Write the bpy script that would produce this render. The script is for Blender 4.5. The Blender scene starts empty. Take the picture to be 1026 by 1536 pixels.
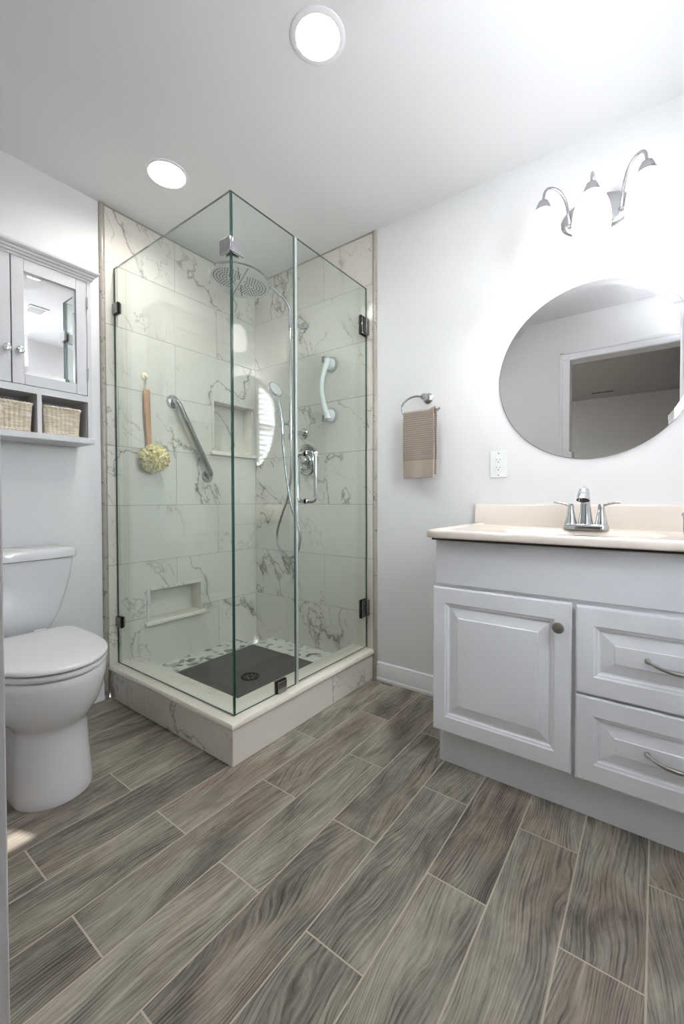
import bpy, bmesh, math, random
from mathutils import Vector, Matrix
SC = bpy.context.scene
COL = SC.collection
PI = math.pi
R = math.radians

# ------------------------------------------------------------------ camera, world, exposure
def make_camera():
    yaw, pitch, roll = 0.9328, -0.0175, -0.0023
    cy, sy, cp, sp = math.cos(yaw), math.sin(yaw), math.cos(pitch), math.sin(pitch)
    d = Vector((sy*cp, cy*cp, sp)); r = Vector((cy, -sy, 0)); u = r.cross(d)
    cr, sr = math.cos(roll), math.sin(roll)
    r2 = cr*r + sr*u; u2 = -sr*r + cr*u
    cam = bpy.data.cameras.new('camera'); o = bpy.data.objects.new('camera', cam); COL.objects.link(o)
    m = Matrix((r2, u2, -d)).transposed().to_4x4(); m.translation = Vector((-1.9956, -2.2212, 1.0011))
    o.matrix_world = m
    cam.sensor_fit = 'AUTO'; cam.sensor_width = 36
    cam.lens = 635.04/1536*36; cam.shift_y = -(768-760.32)/1536
    cam.clip_start = 0.02
    SC.camera = o
make_camera()
W = bpy.data.worlds.new('world'); SC.world = W; W.use_nodes = True
bg = W.node_tree.nodes['Background']; bg.inputs[1].default_value = 14.0
_n = W.node_tree.nodes; _l = W.node_tree.links
_tc = _n.new('ShaderNodeTexCoord'); _sp = _n.new('ShaderNodeSeparateXYZ'); _rp = _n.new('ShaderNodeValToRGB')      # bright hazy sky over darker ground
_l.new(_tc.outputs['Generated'], _sp.inputs[0]); _l.new(_sp.outputs['Z'], _rp.inputs[0]); _l.new(_rp.outputs[0], bg.inputs[0])
_rp.color_ramp.elements[0].position = 0.0; _rp.color_ramp.elements[0].color = (.36, .36, .36, 1)
_rp.color_ramp.elements[1].position = .06; _rp.color_ramp.elements[1].color = (.90, .95, 1.0, 1)
SC.view_settings.view_transform = 'Standard'; SC.view_settings.look = 'None'
SC.view_settings.gamma = 1; SC.view_settings.use_curve_mapping = False
SC.view_settings.exposure = 2.5
SHADE_E, LENS_E, LENS_E2 = 0.88, 19.5, 41.0     # lamp brightness: vanity shades, near downlight, far downlight
BULB_W = 1.6
sun = bpy.data.lights.new('sun', 'SUN'); sun.energy = 3.4; sun.angle = R(.6)
suno = bpy.data.objects.new('sun', sun); COL.objects.link(suno)
suno.rotation_euler = Vector((-.682, 2.03, -1.325)).to_track_quat('-Z', 'Y').to_euler()
def portal(x, y, z, sx, sz, rot):
    l = bpy.data.lights.new('window_portal', 'AREA'); l.shape = 'RECTANGLE'; l.size = sx; l.size_y = sz
    l.cycles.is_portal = True
    o = bpy.data.objects.new('window_portal', l); COL.objects.link(o); o.location = (x, y, z); o.rotation_euler = rot
portal(-1.205, -2.79, 1.70, 0.79, 0.90, (R(90), 0, 0))       # faces +y into the bathroom

H = 2.4745

# ------------------------------------------------------------------ mesh builder
class MB:
    def __init__(s):
        s.bm = bmesh.new()
    def box(s, x0, x1, y0, y1, z0, z1):
        v = [s.bm.verts.new(p) for p in ((x0,y0,z0),(x1,y0,z0),(x1,y1,z0),(x0,y1,z0),(x0,y0,z1),(x1,y0,z1),(x1,y1,z1),(x0,y1,z1))]
        fs = [s.bm.faces.new([v[i] for i in f]) for f in ((3,2,1,0),(4,5,6,7),(0,1,5,4),(1,2,6,5),(2,3,7,6),(3,0,4,7))]
        return fs
    def loft(s, rings, cap=True, closed=True):
        vr = [[s.bm.verts.new(p) for p in r] for r in rings]
        n = len(vr[0])
        for a, b in zip(vr, vr[1:]):
            for i in range(n if closed else n-1):
                j = (i+1) % n
                s.bm.faces.new((a[i], a[j], b[j], b[i]))
        if cap and closed:
            s.bm.faces.new(list(reversed(vr[0]))); s.bm.faces.new(vr[-1])
        return vr
    def lathe(s, prof, o, ax='Z', n=32, cap=True):
        o = Vector(o); rings = []
        if isinstance(ax, str):
            ax = {'Z': Vector((0,0,1)), 'X': Vector((1,0,0)), 'Y': Vector((0,1,0)), '-X': Vector((-1,0,0)), '-Y': Vector((0,-1,0)), '-Z': Vector((0,0,-1))}[ax]
        ax = Vector(ax).normalized()
        t = Vector((0,0,1)) if abs(ax.z) < .9 else Vector((1,0,0))
        a = ax.cross(t).normalized(); b = ax.cross(a)
        for r, h in prof:
            r = max(r, 1e-5)
            rings.append([o + ax*h + a*(r*math.cos(2*PI*i/n)) + b*(r*math.sin(2*PI*i/n)) for i in range(n)])
        s.loft(rings, cap)
    def tube(s, pts, r, n=14, cap=True, closed=False, flat=None):
        pts = [Vector(p) for p in pts]; m = len(pts)
        rs = r if isinstance(r, (list, tuple)) else [r]*m
        tan = []
        for i in range(m):
            if closed: t = pts[(i+1) % m] - pts[(i-1) % m]
            else: t = pts[min(i+1, m-1)] - pts[max(i-1, 0)]
            tan.append(t.normalized())
        up = Vector((0,0,1)) if abs(tan[0].z) < .9 else Vector((1,0,0))
        a = tan[0].cross(up).normalized(); rings = []
        for i in range(m):
            a = (a - tan[i]*a.dot(tan[i])).normalized(); b = tan[i].cross(a)
            k = 1 if flat is None else flat
            rings.append([pts[i] + a*(rs[i]*math.cos(2*PI*j/n)) + b*(rs[i]*k*math.sin(2*PI*j/n)) for j in range(n)])
        if closed: rings.append(rings[0]); s.loft(rings, False); bmesh.ops.remove_doubles(s.bm, verts=s.bm.verts, dist=1e-6)
        else: s.loft(rings, cap)
    def build(s, name, mat, parent=None, bevel=0, seg=2, angle=35, smooth=True, mods=None):
        bmesh.ops.recalc_face_normals(s.bm, faces=s.bm.faces)
        me = bpy.data.meshes.new(name); s.bm.to_mesh(me); s.bm.free()
        mats = mat if isinstance(mat, (list, tuple)) else [mat]
        for m_ in mats: me.materials.append(m_)
        if smooth:
            me.shade_smooth(); me.set_sharp_from_angle(angle=R(angle))
        o = bpy.data.objects.new(name, me); COL.objects.link(o)
        if bevel:
            b = o.modifiers.new('bevel', 'BEVEL'); b.width = bevel; b.segments = seg; b.limit_method = 'ANGLE'; b.angle_limit = R(40); b.harden_normals = False
        if parent is not None:
            o.parent = parent; o.matrix_parent_inverse = Matrix.Translation(-parent.location)
        return o
def box(name, mat, x0, x1, y0, y1, z0, z1, parent=None, bevel=0, **k):
    m = MB(); m.box(min(x0,x1), max(x0,x1), min(y0,y1), max(y0,y1), min(z0,z1), max(z0,z1)); return m.build(name, mat, parent, bevel, **k)
def thing(name, loc, label, cat, group=None):
    o = bpy.data.objects.new(name, None); COL.objects.link(o); o.location = loc; o.empty_display_size = .05
    return tag(o, label, cat, group)
def tag(o, label, cat, group=None):
    o['label'] = label; o['category'] = cat
    if group: o['group'] = group
    return o
def struct(o):
    o['kind'] = 'structure'; return o
def copy_tree(o, dloc):
    c = o.copy(); COL.objects.link(c); c.location = o.location + Vector(dloc)
    def kids(src, dst):
        for ch in src.children:
            d = ch.copy(); COL.objects.link(d); d.parent = dst; kids(ch, d)
    kids(o, c); return c
def smooth_path(pts, n=8, closed=False):
    pts = [Vector(p) for p in pts]; m = len(pts); out = []
    rng = range(m if closed else m-1)
    for i in rng:
        if closed: p0, p1, p2, p3 = pts[(i-1) % m], pts[i], pts[(i+1) % m], pts[(i+2) % m]
        else: p0, p1, p2, p3 = pts[max(i-1,0)], pts[i], pts[i+1], pts[min(i+2,m-1)]
        for k in range(n):
            t = k/n
            out.append(.5*((2*p1) + (p2-p0)*t + (2*p0-5*p1+4*p2-p3)*t*t + (3*p1-p0-3*p2+p3)*t**3))
    if not closed: out.append(pts[-1])
    return out

# ------------------------------------------------------------------ materials
def srgb(r, g, b):
    f = lambda c: (c/255/12.92) if c/255 <= .04045 else ((c/255+.055)/1.055)**2.4
    return (f(r), f(g), f(b), 1)
def M(name, col, rough=.5, metal=0, spec=.5, **k):
    m = bpy.data.materials.new(name); m.use_nodes = True; b = m.node_tree.nodes['Principled BSDF']
    b.inputs['Base Color'].default_value = col; b.inputs['Roughness'].default_value = rough
    b.inputs['Metallic'].default_value = metal; b.inputs['Specular IOR Level'].default_value = spec
    for kk, v in k.items(): b.inputs[kk.replace('_', ' ')].default_value = v
    return m
class NT:
    def __init__(s, m): s.nt = m.node_tree; s.n = s.nt.nodes; s.l = s.nt.links
    def new(s, t, props=None, **inp):
        nd = s.n.new(t)
        for k, v in (props or {}).items(): setattr(nd, k, v)
        for k, v in inp.items():
            key = int(k[1:]) if k[0] == 'i' and k[1:].isdigit() else k.replace('_', ' ')
            s.set(nd.inputs[key], v)
        return nd
    def set(s, sock, v):
        if isinstance(v, bpy.types.NodeSocket): s.l.new(v, sock)
        elif isinstance(v, bpy.types.Node): s.l.new(v.outputs[0], sock)
        else: sock.default_value = v
    def math(s, op, a, b=0.0, c=None, clamp=False):
        nd = s.n.new('ShaderNodeMath'); nd.operation = op; nd.use_clamp = clamp
        s.set(nd.inputs[0], a); s.set(nd.inputs[1], b)
        if c is not None: s.set(nd.inputs[2], c)
        return nd.outputs[0]
    def vmath(s, op, a, b):
        nd = s.n.new('ShaderNodeVectorMath'); nd.operation = op; s.set(nd.inputs[0], a); s.set(nd.inputs[1], b); return nd.outputs[0]
    def rng(s, v, a, b, c=0.0, d=1.0, smooth=True):
        nd = s.n.new('ShaderNodeMapRange'); nd.interpolation_type = 'SMOOTHSTEP' if smooth else 'LINEAR'
        s.set(nd.inputs['Value'], v)
        for k, x in zip(('From Min','From Max','To Min','To Max'), (a,b,c,d)): nd.inputs[k].default_value = x
        return nd.outputs[0]
    def noise(s, vec, scale, detail=4, rough=.5, dist=0.0):
        nd = s.new('ShaderNodeTexNoise', None, Vector=vec, Scale=scale, Detail=detail, Roughness=rough, Distortion=dist); return nd.outputs['Fac']
    def mix(s, f, a, b, mode='MIX'):
        nd = s.n.new('ShaderNodeMix'); nd.data_type = 'RGBA'; nd.blend_type = mode
        s.set(nd.inputs[0], f); s.set(nd.inputs[6], a); s.set(nd.inputs[7], b); return nd.outputs[2]
    def bump(s, h, strength, dist=.001):
        return s.new('ShaderNodeBump', None, Height=h, Strength=strength, Distance=dist).outputs[0]

paint = M('wall_paint', srgb(228,228,229), .55, spec=.3)
ceil_paint = M('ceiling_paint', srgb(226,226,228), .7, spec=.2)
trim_white = M('trim_white', srgb(232,232,235), .35)
cab_white = M('cabinet_white_lacquer', srgb(228,229,233), .38)
cab_wall_white = M('wall_cabinet_white', srgb(210,210,213), .35)
cream = M('cultured_marble_cream', srgb(224,214,204), .12)
porcelain = M('porcelain', srgb(226,226,229), .06, Coat_Weight=.4, Coat_Roughness=.03)
plastic_seat = M('seat_plastic', srgb(224,224,227), .15)
chrome = M('chrome', srgb(205,207,209), .07, 1)
hardware = M('polished_hardware', srgb(150,150,150), .12, 1)
cab_mirror = M('cabinet_mirror_silver', (.92,.92,.92,1), .0, 1)
chrome_soft = M('satin_chrome', srgb(186,187,189), .22, 1)
nickel = M('brushed_nickel', srgb(158,154,148), .3, 1)
dark_metal = M('dark_metal', srgb(40,40,42), .4, .8)
seam_shade = M('seam_shade', srgb(22,20,18), .8)
white_plastic = M('white_plastic', srgb(238,240,240), .25)
grey_rubber = M('grey_rubber', srgb(165,168,168), .4)
slot_dark = M('slot_dark', srgb(30,30,30), .6)
grout_tile = M('tile_grout', srgb(158,154,144), .8)
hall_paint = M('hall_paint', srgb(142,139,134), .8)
mirror_mat = M('mirror_silver', (.76,.76,.765,1), .0, 1)

def marble(name, base, vein, seed, amt=1.0, cell=True, sc=1.0, rough=.16):
    m = M(name, base, rough); t = NT(m); b = m.node_tree.nodes['Principled BSDF']
    pos = t.new('ShaderNodeTexCoord').outputs['Object']
    if cell:
        a = t.new('ShaderNodeAttribute', {'attribute_name': 'tid'})
        pos = t.vmath('ADD', pos, t.vmath('MULTIPLY', a.outputs['Vector'], (23.0, 31.0, 17.0)))
    U = Vector((.75, -.75, -1.25)).normalized(); V = U.cross(Vector((0, 0, 1))).normalized(); Wv = U.cross(V)
    dots = [t.new('ShaderNodeVectorMath', {'operation': 'DOT_PRODUCT'}, i0=pos, i1=tuple(q)).outputs['Value'] for q in (U*.62, V*1.25, Wv*1.25)]
    P = t.vmath('ADD', t.new('ShaderNodeCombineXYZ', None, X=dots[0], Y=dots[1], Z=dots[2]).outputs[0], (seed, seed*2, seed*3))
    n1 = t.noise(P, 1.15*sc, 8, .54, .22)
    d1 = t.math('ABSOLUTE', t.math('SUBTRACT', n1, .5))
    msk = t.rng(t.noise(P, 1.6*sc, 2, .5), .40, .54)
    v1 = t.math('MULTIPLY', t.rng(d1, .0, .0075, 1, 0), msk)
    cl = t.math('MULTIPLY', t.rng(d1, .0, .030, 1, 0), t.rng(t.noise(P, 6*sc, 4, .6), .45, .7))
    cl = t.math('MULTIPLY', cl, msk)
    n2 = t.noise(t.vmath('ADD', P, (7.1, 3.3, 9.2)), 2.6*sc, 6, .58, .35)
    d2 = t.math('ABSOLUTE', t.math('SUBTRACT', n2, .5))
    v2 = t.math('MULTIPLY', t.rng(d2, .0, .009, 1, 0), t.rng(t.noise(P, 2.2*sc, 2, .5), .47, .60))
    f = t.math('ADD', t.math('MULTIPLY', v1, .64*amt), t.math('ADD', t.math('MULTIPLY', cl, .42*amt), t.math('MULTIPLY', v2, .48*amt)), clamp=True)
    tone = t.mix(t.noise(P, 1.2*sc, 3, .5), base, tuple(c*.93 for c in base[:3])+(1,))
    t.l.new(t.mix(f, tone, vein), b.inputs['Base Color'])
    return m
marble_tile = marble('marble_wall_tile', srgb(226,222,213), srgb(122,116,106), 1.0)
marble_curb = marble('marble_curb_tile', srgb(232,226,216), srgb(138,132,124), 4.0, .9)
marble_cap = marble('marble_curb_cap', srgb(242,236,224), srgb(190,180,166), 6.0, .6, cell=False, sc=1.5)
marble_frame = marble('marble_niche_frame', srgb(224,222,214), srgb(128,126,120), 8.0, 1.3, cell=False, sc=4)
marble_pencil = marble('marble_pencil_trim', srgb(176,170,160), srgb(104,100,94), 9.0, 1.6, cell=False, sc=9)

def floor_mat():
    m = M('wood_look_plank_tile', (.2,.2,.2,1), .42); t = NT(m); b = m.node_tree.nodes['Principled BSDF']
    pos = t.new('ShaderNodeTexCoord').outputs['Object']
    a = t.new('ShaderNodeAttribute', {'attribute_name': 'tid'}).outputs['Vector']
    sep = t.new('ShaderNodeSeparateXYZ', None, Vector=a)
    P = t.vmath('ADD', pos, t.vmath('MULTIPLY', a, (19.0, 27.0, 11.0)))
    wp = t.noise(t.vmath('MULTIPLY', P, (1.3, 3.4, 1.0)), 1.0, 2.0, .45)
    fw = t.noise(t.vmath('MULTIPLY', P, (9.0, 26.0, 1.0)), 1.0, 2.0, .5)
    wy = t.math('ADD', t.math('MULTIPLY', wp, .26), t.math('MULTIPLY', fw, .010))
    Pw = t.vmath('ADD', P, t.new('ShaderNodeCombineXYZ', None, Y=wy).outputs[0])
    yw = t.new('ShaderNodeSeparateXYZ', None, Vector=Pw).outputs[1]
    ring = t.math('SINE', t.math('MULTIPLY', yw, 2*PI*118))
    ring = t.rng(ring, .15, 1.0, 0, 1)
    rmask = t.rng(t.noise(t.vmath('MULTIPLY', P, (5.0, 16.0, 1.0)), 1.0, 3, .6), .36, .62)
    streak = t.noise(t.vmath('MULTIPLY', Pw, (6.0, 230.0, 1.0)), 1.0, 5, .78)
    streak2 = t.noise(t.vmath('MULTIPLY', Pw, (3.0, 90.0, 1.0)), 1.0, 3, .6)
    patch = t.noise(t.vmath('MULTIPLY', P, (3.5, 11.0, 1.0)), 1.0, 5, .66, .5)
    patch2 = t.noise(t.vmath('MULTIPLY', t.vmath('ADD', P, (5, 9, 0)), (2.5, 6.0, 1.0)), 1.0, 3, .5, .3)
    v = t.math('ADD', .50, t.math('MULTIPLY', t.math('SUBTRACT', patch, .5), 1.15))
    v = t.math('ADD', v, t.math('MULTIPLY', t.math('SUBTRACT', streak, .5), 1.25))
    v = t.math('ADD', v, t.math('MULTIPLY', t.math('SUBTRACT', streak2, .5), .45))
    v = t.math('SUBTRACT', v, t.math('MULTIPLY', t.math('MULTIPLY', ring, rmask), .20))
    v = t.math('ADD', v, t.math('MULTIPLY', t.math('SUBTRACT', sep.outputs[2], .5), .16))
    v = t.math('ADD', v, .04, clamp=True)
    grey = t.new('ShaderNodeValToRGB', None, Fac=v); e = grey.color_ramp.elements
    e[0].color = srgb(50,47,42); e[0].position = .06; e[1].color = srgb(180,173,159); e[1].position = .92
    x = e.new(.32); x.color = srgb(100,96,87); x = e.new(.60); x.color = srgb(144,138,126)
    brown = t.new('ShaderNodeValToRGB', None, Fac=v); e = brown.color_ramp.elements
    e[0].color = srgb(56,48,42); e[0].position = .06; e[1].color = srgb(180,168,154); e[1].position = .92
    x = e.new(.32); x.color = srgb(104,93,83); x = e.new(.60); x.color = srgb(148,134,121)
    mixf = t.rng(t.math('ADD', patch2, t.math('MULTIPLY', t.math('SUBTRACT', sep.outputs[0], .5), .20)), .44, .74)
    t.l.new(t.mix(mixf, grey.outputs[0], brown.outputs[0]), b.inputs['Base Color'])
    t.l.new(t.bump(v, .25, .0012), b.inputs['Normal'])
    t.l.new(t.rng(v, 0, 1, .5, .36, False), b.inputs['Roughness'])
    return m
plank_mat = floor_mat()
grout_floor = M('floor_grout', srgb(190,179,165), .85)

def glass_mat(name, tint, rough=.0):
    m = bpy.data.materials.new(name); m.use_nodes = True; t = NT(m); t.n.clear()
    tr = t.new('ShaderNodeBsdfTransparent', None, Color=tint)
    gl = t.new('ShaderNodeBsdfGlossy', None, Color=(1,1,1,1), Roughness=rough)
    lw = t.new('ShaderNodeLayerWeight', None, Blend=.5).outputs['Facing']
    f = t.math('ADD', t.math('MULTIPLY', t.math('POWER', lw, 5.0), .9), .045, clamp=True)
    mx = t.new('ShaderNodeMixShader', None, i0=f, i1=tr, i2=gl)
    out = t.n.new('ShaderNodeOutputMaterial'); t.l.new(mx.outputs[0], out.inputs[0]); return m
glass = glass_mat('clear_glass', (.935,.968,.955,1))
pane_glass = glass_mat('window_glass', (.97,.98,.98,1))
glass_edge = M('glass_edge_green', srgb(38,72,64), .08, Transmission_Weight=.2)
seal_mat = M('clear_seal', srgb(200,210,206), .2, Transmission_Weight=.3)

def emis(name, col, st):
    m = bpy.data.materials.new(name); m.use_nodes = True; t = NT(m); t.n.clear()
    e = t.new('ShaderNodeEmission', None, Color=col, Strength=st)
    out = t.n.new('ShaderNodeOutputMaterial'); t.l.new(e.outputs[0], out.inputs[0]); return m
shade_mat = emis('lit_opal_glass', (1,.98,.955,1), SHADE_E)
lens_mat = emis('lit_downlight_lens', (1,.985,.97,1), LENS_E)
lens_mat2 = emis('lit_downlight_lens_far', (1,.965,.92,1), LENS_E2)

# ------------------------------------------------------------------ tiled sheets
def minus(r, h):
    x0,x1,y0,y1 = r; a0,a1,b0,b1 = h
    if a0 >= x1 or a1 <= x0 or b0 >= y1 or b1 <= y0: return [r]
    out = []
    if b0 > y0: out.append((x0,x1,y0,b0))
    if b1 < y1: out.append((x0,x1,b1,y1))
    c0, c1 = max(b0,y0), min(b1,y1)
    if a0 > x0: out.append((x0,a0,c0,c1))
    if a1 < x1: out.append((a1,x1,c0,c1))
    return out
def tiled(name, rects, holes, to3, thick, mat, grout, gap=.0026, back=.0022, parent=None, seed=1):
    """rects: list of tile rectangles (u0,u1,v0,v1); to3(u,v,d) -> point with d metres behind the face"""
    rnd = random.Random(seed); bm = bmesh.new(); ly = bm.faces.layers.float_vector.new('tid')
    def slab(r, d0, d1, tid, mi):
        u0,u1,v0,v1 = r
        if u1-u0 < 1e-4 or v1-v0 < 1e-4: return
        vs = [bm.verts.new(to3(u,v,d)) for d in (d0,d1) for (u,v) in ((u0,v0),(u1,v0),(u1,v1),(u0,v1))]
        for f in ((0,1,2,3),(7,6,5,4),(0,4,5,1),(1,5,6,2),(2,6,7,3),(3,7,4,0)):
            fc = bm.faces.new([vs[i] for i in f]); fc[ly] = tid; fc.material_index = mi
    g = gap/2
    for r in rects:
        tid = Vector((rnd.random(), rnd.random(), rnd.random()))
        pcs = [(r[0]+g, r[1]-g, r[2]+g, r[3]-g)]
        for h in holes: pcs = [q for p in pcs for q in minus(p, h)]
        for p in pcs: slab(p, 0, thick, tid, 0)
    U0 = min(r[0] for r in rects); U1 = max(r[1] for r in rects); V0 = min(r[2] for r in rects); V1 = max(r[3] for r in rects)
    pcs = [(U0,U1,V0,V1)]
    for h in holes: pcs = [q for p in pcs for q in minus(p, h)]
    for p in pcs: slab((p[0]+(.002 if p[0]==U0 else 0), p[1]-(.002 if p[1]==U1 else 0), p[2]+(.002 if p[2]==V0 else 0), p[3]-(.002 if p[3]==V1 else 0)), back, thick*.98, Vector((0,0,0)), 1)
    bmesh.ops.recalc_face_normals(bm, faces=bm.faces)
    me = bpy.data.meshes.new(name); bm.to_mesh(me); bm.free()
    me.materials.append(mat); me.materials.append(grout)
    o = bpy.data.objects.new(name, me); COL.objects.link(o)
    if parent is not None: o.parent = parent; o.matrix_parent_inverse = Matrix.Translation(-parent.location)
    return o

XL, YF = -1.86, -2.70           # opposite wall, window wall
# floor planks: rows 0.159 m wide along x, half-length stagger
rows = []
k = -3
y = -0.463
ridx = 0
rects = []
ys = [-0.94 + .1592*i for i in range(6, -13, -1)]
for i, y1 in enumerate(ys):
    y0 = y1 - .1592
    if y1 < YF: break
    # row whose top is -0.94 has joints at -1.27 (class B)
    n = round((y1 + .94)/.1592)
    off = -0.654 if n % 2 == 0 else -0.962
    x = off - .6165*3
    while x < .02:
        a, b = max(x, XL-.12), min(x+.6165, .005)
        c, d = max(y0, YF), min(y1, .005)
        if b > a and d > c: rects.append((a, b, c, d))
        x += .6165
fl = tiled('floor', rects, [], lambda u,v,d: (u, v, -d), .01, plank_mat, grout_floor, gap=.0042, back=.0005, seed=11)
struct(fl)
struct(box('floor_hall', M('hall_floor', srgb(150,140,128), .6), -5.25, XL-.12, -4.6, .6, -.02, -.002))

# ceilings
bmh = MB(); bmh.box(XL, .005, YF, .005, H, H+.05); struct(bmh.build('ceiling', ceil_paint, smooth=False))
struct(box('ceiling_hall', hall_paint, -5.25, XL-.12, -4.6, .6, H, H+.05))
# painted walls
N1 = (-.345, -.030, 1.300, 1.618)    # upper niche
N2 = (-.772, -.447, .333, .505)      # lower niche
ND = .09
m = MB()
for (a, b, c, d) in [q for p in minus((XL, .105, 0, H), (N1[0]-.012, N1[1]+.012, N1[2]-.012, N1[3]+.012)) for q in minus(p, (N2[0]-.012, N2[1]+.012, N2[2]-.012, N2[3]+.012))]:
    m.box(a, b, .005, .105, c, d)
m.box(XL, .105, .105, .125, 0, H)
struct(m.build('wall_back', paint, smooth=False))
struct(box('wall_right', paint, .005, .105, YF-.12, .005, 0, H, smooth=False))
DO0, DO1, DZ = -2.425, -1.655, 2.115      # doorway in the opposite wall
m = MB(); m.box(XL-.12, XL, DO1+.001, .105, 0, H); m.box(XL-.12, XL, YF-.12, DO0-.001, 0, H); m.box(XL-.12, XL, DO0-.001, DO1+.001, DZ+.001, H)
struct(m.build('wall_left', paint, smooth=False))
WX0, WX1, WZ0, WZ1 = -1.60, -.81, 1.25, 2.15
m = MB()
for (a,b,c,d) in minus((XL, .005, 0, H), (WX0, WX1, WZ0, WZ1)): m.box(a, b, YF-.12, YF, c, d)
struct(m.build('wall_front', paint, smooth=False))
# hall shell (seen in the mirror through the doorway)
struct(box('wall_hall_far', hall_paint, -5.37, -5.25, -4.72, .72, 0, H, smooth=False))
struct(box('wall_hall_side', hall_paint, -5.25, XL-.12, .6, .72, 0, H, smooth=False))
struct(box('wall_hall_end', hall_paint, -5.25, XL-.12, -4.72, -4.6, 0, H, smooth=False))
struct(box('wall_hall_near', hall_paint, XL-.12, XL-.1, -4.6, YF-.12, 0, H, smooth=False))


# shower wall tiles (x from -Wt to 0 on the back wall, y from -Dt to 0 on the right wall)
PZ = 0.3027
zj = [.9726+.305*k for k in range(-4, 6)]
def courses():
    z0 = .03; out = []
    for z in [zz for zz in zj if zz > .06] + [H]:
        if z > H: z = H
        out.append((z0, z)); z0 = z
        if z >= H: break
    return out
CS = courses()
rects = []
# joint k index: J5 (z=.9726) bottom edge of row 4 ; even rows (from the ceiling) have a vertical joint at x=-.60
for (z0, z1) in CS:
    k = round((.9726 + 5*.305 - z1)/.305) if z1 < H-.01 else -1    # 0: row under J? counted from top
    rownum = round((2.1926 - z0)/.305)     # row 0 = ceiling row (bottom at J1)
    off = -.602 if rownum % 2 == 0 else -.315
    x = off - .61*2
    while x < 0:
        a, b = max(x, -.985), min(x+.61, 0)
        if b > a: rects.append((a, b, z0, z1))
        x += .61
holes = [N1, N2]
struct(tiled('wall_shower_back', rects, holes, lambda u,v,d: (u, d, v), .005, marble_tile, grout_tile, seed=5))
rects = []
for (z0, z1) in CS:
    rownum = round((2.1926 - z0)/.305)
    off = -.611 if rownum % 2 == 0 else -.306
    x = off - 1.22
    while x < 0:
        a, b = max(x, -.957), min(x+.61, 0)
        if b > a: rects.append((a, b, z0, z1))
        x += .61
struct(tiled('wall_shower_right', rects, [], lambda u,v,d: (d, u, v), .005, marble_tile, grout_tile, seed=29))
# niche linings
def niche(Nn, name, seed):
    x0, x1, z0, z1 = Nn
    m = tiled(name, [(x0, x1, z0, z1)], [], lambda u,v,d: (u, ND+d, v), .008, marble_tile, grout_tile, seed=seed)
    struct(m)
    bm = MB()
    bm.box(x0-.01, x0, .0, ND, z0-.01, z1+.01); bm.box(x1, x1+.01, .0, ND, z0-.01, z1+.01)
    bm.box(x0, x1, .0, ND, z1, z1+.01); bm.box(x0, x1, .0, ND, z0-.01, z0)
    struct(bm.build(name + '_lining', marble_cap, smooth=False))
niche(N1, 'wall_niche_upper', 3); niche(N2, 'wall_niche_lower', 8)
def niche_frame(Nn, n, w):
    x0, x1, z0, z1 = Nn; m = MB()
    m.box(x0-w, x0+.003, -.007, .004, z0-.002, z1+w); m.box(x1-.003, x1+w, -.007, .004, z0-.002, z1+w); m.box(x0+.003, x1-.003, -.007, .004, z1-.003, z1+w)
    struct(m.build('trim_%d' % n, marble_frame, bevel=.003))
    m = MB(); m.box(x0-w-.012, min(x1+w+.010, -.001), -.022, ND-.002, z0-.020, z0+.003)
    struct(m.build('trim_%d' % (n+1), marble_cap, bevel=.006, seg=3))
niche_frame(N1, 1, .014); niche_frame(N2, 3, .014)
# pencil trims at the tile edges and top
m = MB(); m.lathe([(0,0),(.0125,0),(.0125,H-.002),(0,H-.002)], (-.999, .001, 0), 'Z', 20)
struct(m.build('trim_5', marble_pencil))
m = MB(); m.lathe([(0,0),(.0125,0),(.0125,H-.002),(0,H-.002)], (.001, -.970, 0), 'Z', 20)
struct(m.build('trim_6', marble_pencil))
struct(box('trim_7', grout_tile, -.985, 0, -.003, .002, H-.007, H-.0005)); struct(box('trim_8', grout_tile, -.003, .002, -.957, 0, H-.007, H-.0005))

# baseboards
def baseboard(name, p0, p1, nrm, h=.102):
    prof = [(0,0),(.016,0),(.016,.012),(.012,.020),(.012,.078),(.008,.088),(.008,.096),(.003,h),(0,h)]
    p0 = Vector(p0); p1 = Vector(p1); nrm = Vector(nrm); m = MB()
    m.loft([[q + nrm*a + Vector((0,0,b)) for a, b in prof] for q in (p0, p1)])
    return struct(m.build(name, trim_white, angle=25))
baseboard('baseboard_right', (.005, -.984, 0), (.005, -1.56, 0), (-1,0,0))
baseboard('baseboard_back', (-1.013, .005, 0), (XL, .005, 0), (0,-1,0))
baseboard('baseboard_left', (XL, 0, 0), (XL, DO1+.075, 0), (1,0,0))

# door casing, jamb, door leaf
m = MB()
m.box(XL-.0, XL+.013, DO1, DO1+.07, 0, DZ+.07); m.box(XL+.013, XL+.019, DO1+.052, DO1+.07, 0, DZ+.07)
m.box(XL-.0, XL+.013, DO0-.07, DO0, 0, DZ+.07); m.box(XL, XL+.013, DO0, DO1, DZ, DZ+.07); m.box(XL+.013, XL+.019, DO0-.07, DO1+.07, DZ+.052, DZ+.07)
m.box(XL+.013, XL+.017, DO0-.07, DO1+.07, DZ+.004, DZ+.012)
struct(m.build('trim_9', trim_white, bevel=.002))
m = MB()
m.box(XL-.12, XL, DO1-.0, DO1+.02, 0, DZ); m.box(XL-.12, XL, DO0-.02, DO0, 0, DZ); m.box(XL-.12, XL, DO0, DO1, DZ, DZ+.02)
jm = m.build('trim_10', trim_white); struct(jm)
box('strike_plate', nickel, XL-.0015-.05, XL-.004, DO1-.003, DO1+.001, .935, .995, parent=jm, bevel=.001)
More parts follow.
